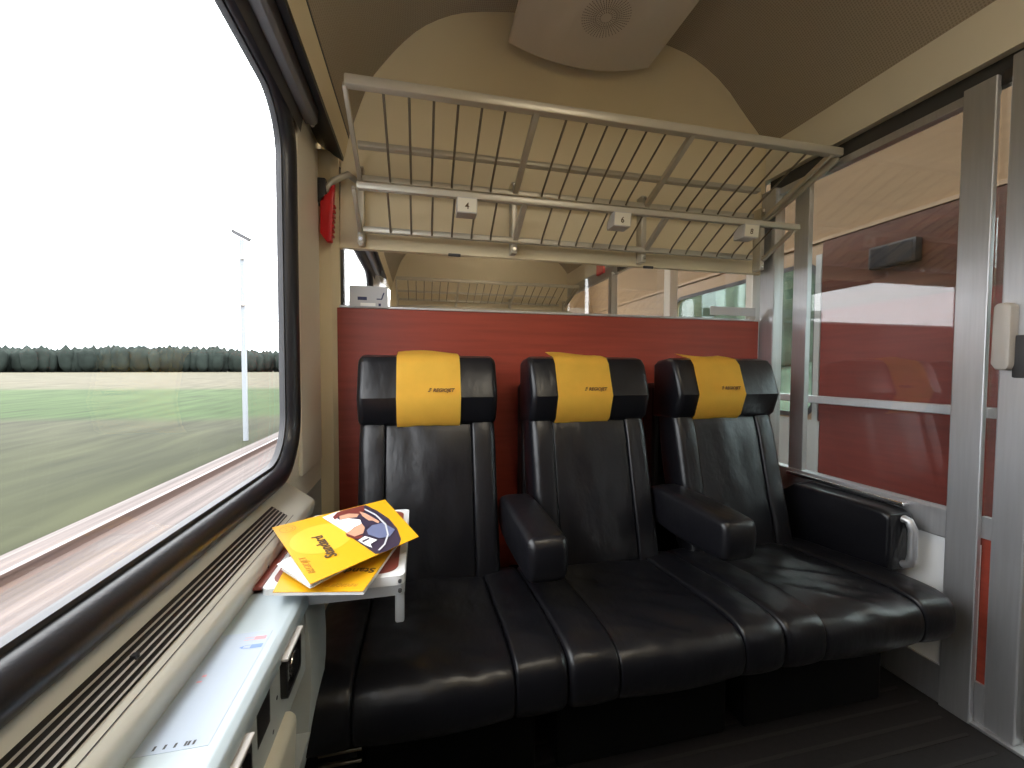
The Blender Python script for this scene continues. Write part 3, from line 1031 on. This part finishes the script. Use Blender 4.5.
# ------------------------------------------------------------------ luggage rack
rk = thing('luggage_rack', 'two-tier metal luggage rack above the three seats', 'luggage rack', (0.7, 1.55, 1.75))
XB = [-0.215, 0.383, 0.970, 1.590]
def lerp(a, b, t):
    return a+(b-a)*t
UF, UR = (1.345, 1.938), (1.66, 1.792)
LF, LR = (1.500, 1.698), (1.66, 1.603)
obj('front_bar', box(-0.215, 1.635, UF[0]-0.016, UF[0]+0.016, UF[1]-0.014, UF[1]+0.018, bev=0.006), M['rackmetal'], rk, smooth=40)
um = (lerp(UF[0], UR[0], 0.63), lerp(UF[1], UR[1], 0.63))
obj('middle_bar', box(-0.205, 1.44, um[0]-0.015, um[0]+0.015, um[1]+0.001, um[1]+0.019, bev=0.003), M['rackmetal'], rk, smooth=40)
obj('rear_bar', box(-0.205, 1.52, UR[0]-0.010, UR[0]+0.012, UR[1]-0.010, UR[1]+0.012, bev=0.003), M['rackmetal'], rk, smooth=40)
obj('lower_front_bar', box(-0.205, 1.610, LF[0]-0.012, LF[0]+0.012, LF[1]-0.012, LF[1]+0.012, bev=0.005), M['rackmetal'], rk, smooth=40)
obj('lower_rear_bar', box(-0.205, 1.52, LR[0]-0.010, LR[0]+0.012, LR[1]-0.010, LR[1]+0.012, bev=0.003), M['rackmetal'], rk, smooth=40)
for b in range(3):
    for k in range(1, 7):
        x = lerp(XB[b], XB[b+1], 0.056+k*0.1286)
        obj('rod', tube([(x, UF[0], UF[1]-0.004), (x, lerp(UF[0], UR[0], 0.9), lerp(UF[1], UR[1], 0.9)-0.004), (x, UR[0]-0.012, UR[1]-0.006), (x, UR[0]+0.002, UR[1]+0.004)], 0.0042, 6), M['rod'], rk, smooth=60)
        obj('rod', tube([(x, LF[0], LF[1]-0.004), (x, lerp(LF[0], LR[0], 0.85), lerp(LF[1], LR[1], 0.85)-0.004), (x, LR[0]-0.010, LR[1]-0.006), (x, LR[0]+0.002, LR[1]+0.004)], 0.0038, 6), M['rod'], rk, smooth=60)
for b, x in enumerate(XB):
    w_ = 0.022 if 0 < b < 3 else 0.014
    obj('bracket_arm', bar((x, UF[0], UF[1]-0.006), (x, UR[0]+0.01, UR[1]-0.004), w_, 0.020, bev=0.003), M['rackmetal'], rk, smooth=40)
    obj('bracket_arm', bar((x, LF[0], LF[1]-0.006), (x, LR[0]+0.01, LR[1]-0.004), w_, 0.018, bev=0.003), M['rackmetal'], rk, smooth=40)
    pl = obj('bracket_plate', box(x-0.012, x+0.012, 1.672, 1.719, 1.555, 1.845, bev=0.003), M['rackmetal'], rk, smooth=40)
    for z in (1.83, 1.612, 1.572):
        obj('bolt', cyl((x, 1.669, z), (0, 1, 0), 0.007, 0.008, n=12), M['chrome'], pl, smooth=40)
# end arm on the corridor side, broad grey profile
obj('end_arm', bar((1.625, UF[0], UF[1]-0.012), (1.60, 1.70, 1.775), 0.012, 0.035, bev=0.003), M['rackmetal'], rk, smooth=40)
# far compartment's rack
rk2 = copy_tree(rk, (0, PITCH, 0))
rk2['label'] = 'far luggage rack seen through the glass strip over the partition'

# seat number signs
def sign(x, lab, num):
    t = thing('seat_number_sign', lab, 'sign', (x, 1.50, 1.65))
    obj('housing', prism([(1.470, 1.683), (1.478, 1.630), (1.536, 1.630), (1.536, 1.658), (1.505, 1.683)], x-0.036, x+0.036, axis='x', bev=0.002), M['grey_plastic'], t)
    A, B = Vector((0, 1.470, 1.683)), Vector((0, 1.478, 1.630))
    up = (A-B).normalized()
    nrm = Vector((1, 0, 0)).cross(up)
    b = bmesh.new()
    f = B+up*0.004+nrm*0.0008
    g = A-up*0.004+nrm*0.0008
    poly(b, [(x-0.033, f.y, f.z), (x+0.033, f.y, f.z), (x+0.033, g.y, g.z), (x-0.033, g.y, g.z)])
    obj('face', b, M['cream_gloss'], t)
    p = B+up*0.014+nrm*0.0014
    obj('number', text_bm(num, 0.030, frame_mtx((x-0.008, p.y, p.z), (1, 0, 0), up), bold=0.0004), M['ink'], t)
sign(0.167, 'small grey seat number sign reading 4, under the lower rack nearest the window', '4')
sign(0.764, 'small grey seat number sign under the middle of the lower rack', '6')
sign(1.348, 'small grey seat number sign under the rack end by the corridor', '8')

# cards clamped on the glass strip
cdt = thing('reservation_card', 'grey card with navy seat symbol on the glass strip nearest the window', 'card', (-0.19, 1.70, 1.36))
obj('plate', box(-0.262, -0.120, 1.698, 1.702, 1.318, 1.400, bev=0.001), M['card'], cdt)
bm = bmesh.new()
yy = 1.6975
def flat(bm, pts, mi=0):
    poly(bm, [(x, yy, z) for x, z in pts], mi)
flat(bm, [(-0.232, 1.345), (-0.198, 1.345), (-0.198, 1.358), (-0.232, 1.358)])
flat(bm, [(-0.162, 1.3485), (-0.144, 1.3485), (-0.144, 1.353), (-0.162, 1.353)])
flat(bm, [(-0.146, 1.349), (-0.141, 1.349), (-0.132, 1.376), (-0.137, 1.376)])
flat(bm, [(-0.155, 1.323), (-0.146, 1.323), (-0.146, 1.334), (-0.155, 1.334)])
flat(bm, [(-0.222, 1.323), (-0.166, 1.323), (-0.166, 1.335), (-0.222, 1.335)], 1)
obj('print', bm, [M['navy'], M['pwhite']], cdt)
cd2 = thing('reservation_card', 'plain grey card holder on the glass strip by the corridor corner', 'card', (1.43, 1.70, 1.35))
obj('plate', box(1.335, 1.585, 1.698, 1.702, 1.338, 1.378, bev=0.001), M['card'], cd2)

# emergency brake handle on the wall, left of the rack
eb = thing('emergency_brake', 'red emergency brake handle on the wall left of the luggage rack', 'brake', (-0.33, 1.67, 1.65))
obj('mount', box(-0.368, -0.330, 1.640, 1.690, 1.685, 1.775, bev=0.006), M['blackplastic'], eb, smooth=40)
obj('grip', prism([(-0.350, 1.700), (-0.322, 1.722), (-0.306, 1.765), (-0.300, 1.76), (-0.304, 1.70), (-0.312, 1.545), (-0.330, 1.545), (-0.352, 1.575)], 1.640, 1.668, bev=0.004), M['red_plastic'], eb, smooth=40)
for k in range(7):
    z = 1.565+k*0.018
    obj('grip_ridge', box(-0.3125+k*0.0012, -0.3065+k*0.0012, 1.642, 1.666, z, z+0.007), M['red_plastic'], eb)
pb = obj('pipe', tube([(-0.335, 1.66, 1.735), (-0.305, 1.64, 1.765), (-0.255, 1.655, 1.80), (-0.235, 1.70, 1.80)], 0.012, 10), M['rackmetal'], eb, smooth=60)

# ------------------------------------------------------------------ ceiling speaker panel
sp = thing('ceiling_panel', 'pale curved ceiling panel with a round speaker grille', 'ceiling panel', (0.66, 1.3, 2.36))
xs = [lerp(0.352, 0.968, k/16) for k in range(17)]
def pz(x):
    u = (x-0.66)/0.308
    return 2.326+0.052*u*u
pts = [(x, pz(x)) for x in xs]
top = [(0.968, 2.40), (0.90, 2.56), (0.42, 2.555), (0.352, 2.40)]
obj('panel_body', prism(pts+top, 0.55, 1.655, bev=0.002), M['panel'], sp, smooth=30)
bm = bmesh.new()
for ring in range(9):
    r = 0.022+ring*0.0078
    n = 44
    for k in range(n):
        if ring < 2 and k % 2:
            continue
        a = 2*PI*k/n
        ca, sa = math.cos(a), math.sin(a)
        q = []
        for (dr, dt) in ((-0.0028, -0.0011), (0.0028, -0.0011), (0.0028, 0.0011), (-0.0028, 0.0011)):
            x = 0.652+(r+dr)*ca-dt*sa
            y = 1.40+(r+dr)*sa+dt*ca
            q.append((x, y, pz(x)-0.0012))
        poly(bm, q)
g = obj('speaker_slots', bm, M['grille'], sp)
g['kind'] = 'stuff'

# flat fill lamp under the ceiling, out of view, added to lift the interior light
def added_fill_lamp(y, lab):
    lt = thing('added_fill_lamp', lab, 'lamp', (0.66, y, 2.45))
    obj('fill_lamp_tray', box(0.28, 1.04, y-0.22, y+0.22, 2.47, 2.54, bev=0.01), M['cream_gloss'], lt)
    obj('fill_diffuser', box(0.30, 1.02, y-0.20, y+0.20, 2.455, 2.472, bev=0.004), em, lt)
em = bpy.data.materials.new('fill_glow')
em.use_nodes = True
eb_ = em.node_tree.nodes['Principled BSDF']
eb_.inputs['Emission Color'].default_value = (1.0, 0.90, 0.72, 1)
eb_.inputs['Emission Strength'].default_value = FILL
added_fill_lamp(-0.10, 'unseen flat warm fill lamp added over the opposite seats')
added_fill_lamp(2.25, 'unseen flat fill lamp added in the next compartment')

# ------------------------------------------------------------------ corridor wall (right)
def right_wall(y_end, y_start, num, full):
    pass
X0, X1 = XR, XR+0.035
wr = struct('wall_right', box(X0, X1+0.01, YB, YF, 1.995, 2.165), M['cream_gloss'], label='cream band above the corridor glass')
obj('door_track', box(X0+0.03, X1+0.02, YB, YP, 1.915, 2.0), M['darkgrey'], wr)
obj('top_rail', box(X0-0.002, X1, 0.90, YP, 1.895, 1.925, bev=0.003), M['alu'], wr)
obj('lower_panel', box(X0+0.004, X1, 0.90, YP, 0.12, 0.545), M['tablewhite'], wr, label='white panel below the glass')
obj('kick_plate', box(X0-0.004, X1, 0.90, YP, 0.0, 0.125, bev=0.002), M['alu'], wr)
obj('waist_rail', box(X0-0.012, X1, 0.955, 1.64, 0.545, 0.638, bev=0.004), M['alu'], wr)
obj('corner_post', box(X0-0.020, X1, 1.635, YP-0.002, 0.0, 1.93, bev=0.004), M['alu'], wr)
obj('glass_post', box(X0-0.002, X0+0.022, 1.480, 1.549, 0.62, 1.91, bev=0.002), M['alu'], wr)
obj('main_post', box(X0-0.014, X0+0.004, 0.885, 0.962, 0.0, 1.935, bev=0.003), M['alu'], wr)
for z in (0.235, 0.262):
    obj('post_bolt', cyl((X0-0.022, 0.975, z), (1, 0, 0.0), 0.007, 0.012, n=12), M['chrome'], wr, smooth=40)
w3 = struct('window_3', box(X0+0.012, X0+0.018, 0.95, 1.50, 0.62, 1.91), M['glass_corridor'], label='large glass pane between compartment and corridor')
w5 = struct('window_5', box(X0+0.012, X0+0.018, 1.54, 1.66, 0.62, 1.91), M['glass_inner'], label='narrow glass strip beside the partition')
# fixed strip and sliding door nearer the viewer
d1 = struct('door_1', box(X0+0.002, X0+0.045, 0.795, 0.864, 0.01, 1.975, bev=0.004), M['alu'], label='aluminium stile of the sliding compartment door')
obj('door_glass', box(X0+0.022, X0+0.028, 0.20, 0.80, 0.012, 1.95), M['glass_inner'], d1)
obj('threshold', box(X0-0.012, X0+0.05, 0.10, 0.905, 0.0, 0.010, bev=0.002), M['alu'], d1)
obj('door_handle', prism([(0.826, 1.262), (0.834, 1.272), (0.858, 1.272), (0.864, 1.262), (0.866, 1.10), (0.856, 1.082), (0.832, 1.082), (0.826, 1.095)], X0-0.030, X0+0.006, axis='x', bev=0.005), M['grey_plastic'], d1, smooth=40, label='pale grey moulded door handle')
obj('door_lock', box(X0-0.008, X0+0.006, 0.79, 0.832, 1.06, 1.18, bev=0.004), M['darkgrey'], d1, smooth=40)
gp = struct('wall_right_strip', box(X0+0.018, X0+0.028, 0.855, 0.89, 0.13, 0.575), M['red'], label='narrow red strip between post and door')
obj('strip_rail', box(X0+0.010, X0+0.030, 0.855, 0.89, 0.575, 0.64), M['alu'], gp)
obj('strip_foot', box(X0+0.010, X0+0.030, 0.855, 0.89, 0.0, 0.13), M['alu'], gp)
obj('strip_glass', box(X0+0.018, X0+0.024, 0.855, 0.89, 0.64, 1.95), M['glass_inner'], gp)

# next compartment's corridor wall
wr2 = struct('wall_right_next', box(X0, X1, YP+0.03, YF, 1.90, 2.0), M['alu'], label='corridor glazing of the next compartment')
obj('next_post', box(X0-0.02, X1, YP+0.04, YP+0.085, 0.0, 1.92), M['tablewhite'], wr2)
obj('next_post', box(X0-0.02, X1, 2.46, 2.53, 0.0, 1.92), M['tablewhite'], wr2)
obj('next_post', box(X0-0.02, X1, 3.32, 3.38, 0.0, 1.92), M['alu'], wr2)
obj('next_panel', box(X0, X1, 2.5, YF, 0.0, 0.6), M['tablewhite'], wr2)
obj('next_pane', box(X0+0.012, X0+0.018, 2.53, YF, 0.6, 1.90), M['glass_inner'], wr2)
nb = tag(obj('emergency_sign', box(X0-0.02, X0, 3.50, 3.64, 1.955, 2.06), M['red_plastic']), 'small red sign high in the next compartment, over the partition', 'sign')
nb2 = tag(obj('dark_sign', box(X0-0.02, X0, 3.06, 3.22, 1.90, 1.98), M['darkgrey']), 'small dark plate beside the red sign in the next compartment', 'sign')

# ------------------------------------------------------------------ corridor
holes = [rrect(0.0, 1.18, 0.79, 1.755, 0.10, 8), rrect(2.14, 3.62, 0.79, 1.755, 0.10, 8)]
wc = struct('wall_corridor', holed([(YB, 0.0), (7.0, 0.0), (7.0, 1.885), (YB, 1.885)], holes, 0.04, lambda a, b, d: (XC+d, a, b)), M['tan'], label='outer wall of the corridor')
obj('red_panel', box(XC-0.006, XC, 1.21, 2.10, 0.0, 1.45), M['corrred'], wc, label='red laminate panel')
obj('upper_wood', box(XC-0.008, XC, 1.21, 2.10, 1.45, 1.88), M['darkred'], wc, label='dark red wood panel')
obj('wood_trim', box(XC-0.016, XC, YB, 7.0, 1.875, 1.895), M['tan'], wc)
for k, (y0, y1) in enumerate(((0.0, 1.18), (2.14, 3.62))):
    w_ = struct('window_%d' % (6+k), holed(rrect(y0-0.012, y1+0.012, 0.77, 1.775, 0.11, 8), [rrect(y0+0.01, y1-0.01, 0.80, 1.745, 0.09, 8)], 0.014, lambda a, b, d: (XC-0.006+d, a, b)), M['darkgrey'], label=['corridor window near the door', 'corridor window with green trees beyond it'][k])
    obj('pane', holed(rrect(y0, y1, 0.79, 1.755, 0.10, 8), [], 0.006, lambda a, b, d: (XC+0.02+d, a, b)), M['glass_tint'], w_)
obj('grey_panel', box(XC-0.010, XC, 2.09, 3.7, 0.0, 0.76), M['greypanel'], wc)
obj('grey_panel', box(XC-0.0095, XC, 2.105, 2.142, 0.76, 1.80), M['greypanel'], wc)
hr = thing('handrail', 'slim grey handrail along the corridor wall', 'handrail', (XC-0.06, 2.0, 0.9))
obj('rail', box(XC-0.078, XC-0.045, YB+0.1, 4.2, 0.876, 0.922, bev=0.005), M['alu'], hr)
for y in (0.0, 1.38, 2.12, 3.65):
    obj('rail_mount', cyl((XC-0.03, y, 0.90), (1, 0, 0), 0.012, 0.06, n=12), M['alu'], hr, smooth=40)
sg = thing('corridor_sign', 'dark box sign on the wood panel across the corridor', 'sign', (XC, 1.68, 1.68))
obj('box', box(XC-0.055, XC-0.006, 1.575, 1.800, 1.625, 1.745, bev=0.010), M['blackplastic'], sg, smooth=40)
obj('face', box(XC-0.058, XC-0.054, 1.590, 1.785, 1.637, 1.733, bev=0.001), M['rubber'], sg)
struct('wall_end', box(XR, 3.0, 5.6, 5.63, 0.0, 2.6), M['tan'], label='end wall of the corridor')
struct('wall_corridor_front', box(XR+0.05, 3.0, YB-0.03, YB, 0.0, 2.6), M['tan'], label='near end wall of the corridor')
dr = struct('door_2', holed([(1.78, 0.02), (2.38, 0.02), (2.38, 1.95), (1.78, 1.95)], [rrect(1.86, 2.30, 0.9, 1.85, 0.03, 4)], 0.03, lambda a, b, d: (a, 5.595-d, b)), M['grey_plastic'], label='grey framed door at the end of the corridor')
obj('door_pane', box(1.85, 2.31, 5.578, 5.584, 0.89, 1.86), M['glass_tint'], dr)

# chrome heater pipes at the foot of the first seat
hp = thing('heater_pipe', 'two short bright bars low beside the first seat', 'heater')
for z in (0.178, 0.150):
    obj('bar', box(-0.235, -0.137, 1.0, 1.012, z-0.004, z+0.004, bev=0.002), M['gold'], hp)
obj('heater_case', box(-0.262, -0.15, 1.008, 1.30, 0.0, 0.2), M['blackplastic'], hp)

# curtain in the next compartment
bm = bmesh.new()
rows = []
for k in range(15):
    y = 1.78+k*0.010
    x = -0.352+0.008*math.sin(k*1.7)
    rows.append((bm.verts.new((x, y, 0.80)), bm.verts.new((x, y, 1.86))))
for k in range(14):
    bm.faces.new((rows[k][0], rows[k+1][0], rows[k+1][1], rows[k][1]))
bmesh.ops.solidify(bm, geom=bm.faces[:], thickness=0.002)
tag(obj('curtain', bm, M['curtain'], smooth=60), 'narrow red curtain beside the next compartment window', 'curtain')

# ------------------------------------------------------------------ outside
GZ = -1.35
bm = bmesh.new()
# fields: gentle unevenness close to the track
xsL = [-2.2, -3, -4, -5, -5.3, -5.8, -6.5, -8, -10, -14, -20, -30, -60, -120, -260, -600, -1500]
ysL = [-600, -200, -60, -20, -5]+[k*1.5 for k in range(0, 40)]+[65, 80, 110, 160, 260, 500, 1500]
g = []
for x in xsL:
    row = []
    for y in ysL:
        z = GZ
        if -60 < x < -5.4:
            z += 0.10*noise.noise(Vector((x*0.5, y*0.25, 0)))-0.10*min(1, (-5.4-x)/3)
        row.append(bm.verts.new((x, y, z)))
    g.append(row)
for a in range(len(g)-1):
    for b in range(len(ysL)-1):
        bm.faces.new((g[a][b], g[a+1][b], g[a+1][b+1], g[a][b+1]))
struct('ground', bm, M['land'], smooth=60, label='green and straw coloured fields outside the window')
tk = thing('railway_track', 'neighbouring track with pale ballast and rusty rails outside the window', 'railway track', (-4.0, 5, GZ))
obj('ballast_bed', prism([(-5.35, GZ-0.02), (-4.95, GZ+0.10), (-1.9, GZ+0.10), (-1.6, GZ-0.3), (-5.35, GZ-0.3)], -40, 400), M['ballast'], tk)
for x in (-4.30, -2.865):
    r_ = obj('rail', prism([(x-0.07, GZ+0.10), (x-0.015, GZ+0.13), (x-0.015, GZ+0.22), (x-0.036, GZ+0.23), (x-0.036, GZ+0.262), (x+0.036, GZ+0.262), (x+0.036, GZ+0.23), (x+0.015, GZ+0.22), (x+0.015, GZ+0.13), (x+0.07, GZ+0.10)], -40, 400), M['rail'], tk)
    obj('rail_head', box(x-0.030, x+0.030, -40, 400, GZ+0.262, GZ+0.266), M['railtop'], r_)

# forest along the horizon: crowns too far and small to part
def forest(name, x0, y0, x1, y1, h, n, mt, seed):
    rnd = random.Random(seed)
    bm = bmesh.new()
    for k in range(n):
        t = rnd.random()
        x = lerp(x0, x1, t)+rnd.uniform(-6, 6)
        y = lerp(y0, y1, t)+rnd.uniform(-14, 14)
        hh = h*rnd.uniform(0.86, 1.06)*(1+0.08*math.sin(t*19))
        b2 = bmesh.new()
        bmesh.ops.create_icosphere(b2, subdivisions=1, radius=1)
        for v in b2.verts:
            v.co *= 1+0.22*noise.noise(v.co*2.3+Vector((k, 0, 0)))
        b2.transform(Matrix.Translation((x, y, GZ+hh*0.46)) @ Matrix.Diagonal((hh*0.26, hh*0.26, hh*0.54, 1)))
        merge(bm, b2)
    o = obj(name, bm, mt, smooth=80)
    o['kind'] = 'stuff'
    return o
tag(forest('forest', -420, 150, -30, 330, 14.0, 900, M['tree'], 3), 'dark band of distant trees along the horizon', 'forest')

# catenary mast outside
ms = thing('catenary_mast', 'pale lattice mast with a small bracket beyond the neighbouring track', 'mast', (-5.7, 15.4, GZ))
obj('pole', prism([(-5.76, 15.34), (-5.64, 15.34), (-5.64, 15.46), (-5.76, 15.46)], GZ, 5.30, axis='z'), M['mast'], ms)
obj('bracket', bar((-5.98, 15.4, 5.58), (-5.42, 15.3, 5.28), 0.07, 0.12), M['darkgrey'], ms)
obj('insulator', cyl((-5.66, 15.28, 4.72), (0, 0, 1), 0.07, 0.14, n=12), M['grey_plastic'], ms)
obj('insulator', cyl((-5.66, 15.28, 3.17), (1, 0, 0), 0.05, 0.22, n=12), M['grey_plastic'], ms)

# bushes beyond the corridor
bm = bmesh.new()
xsR = [3.2, 4.5, 6, 8, 11, 16, 40]
zsR = [GZ, GZ+0.1, GZ+0.4, 0.6, 2.2, 4.0, 6.0]
ysR = [-30, -15, -6, -2, 1, 4, 7, 10, 14, 20, 30, 50, 90]
g = [[bm.verts.new((x, y, z+0.3*noise.noise(Vector((x, y, 1))))) for y in ysR] for x, z in zip(xsR, zsR)]
for a in range(len(g)-1):
    for b in range(len(ysR)-1):
        bm.faces.new((g[a][b], g[a+1][b], g[a+1][b+1], g[a][b+1]))
struct('embankment', bm, M['bush'], smooth=60, label='green embankment beyond the corridor')
def bushes():
    rnd = random.Random(5)
    bm = bmesh.new()
    for k in range(240):
        y = rnd.uniform(5.5, 40)
        x = rnd.uniform(9, 13)+max(0, y)*0.05
        r = rnd.uniform(0.9, 1.8)
        b2 = bmesh.new()
        bmesh.ops.create_icosphere(b2, subdivisions=2, radius=1)
        for v in b2.verts:
            v.co *= 1+0.3*noise.noise(v.co*2.1+Vector((k*3, 0, 0)))
        b2.transform(Matrix.Translation((x, y, 2.2+rnd.uniform(0, 1.8))) @ Matrix.Diagonal((r, r, r*1.2, 1)))
        merge(bm, b2)
    o = obj('bushes', bm, M['bush'], smooth=80)
    o['kind'] = 'stuff'
    return o
tag(bushes(), 'green trees seen through the corridor window', 'bushes')
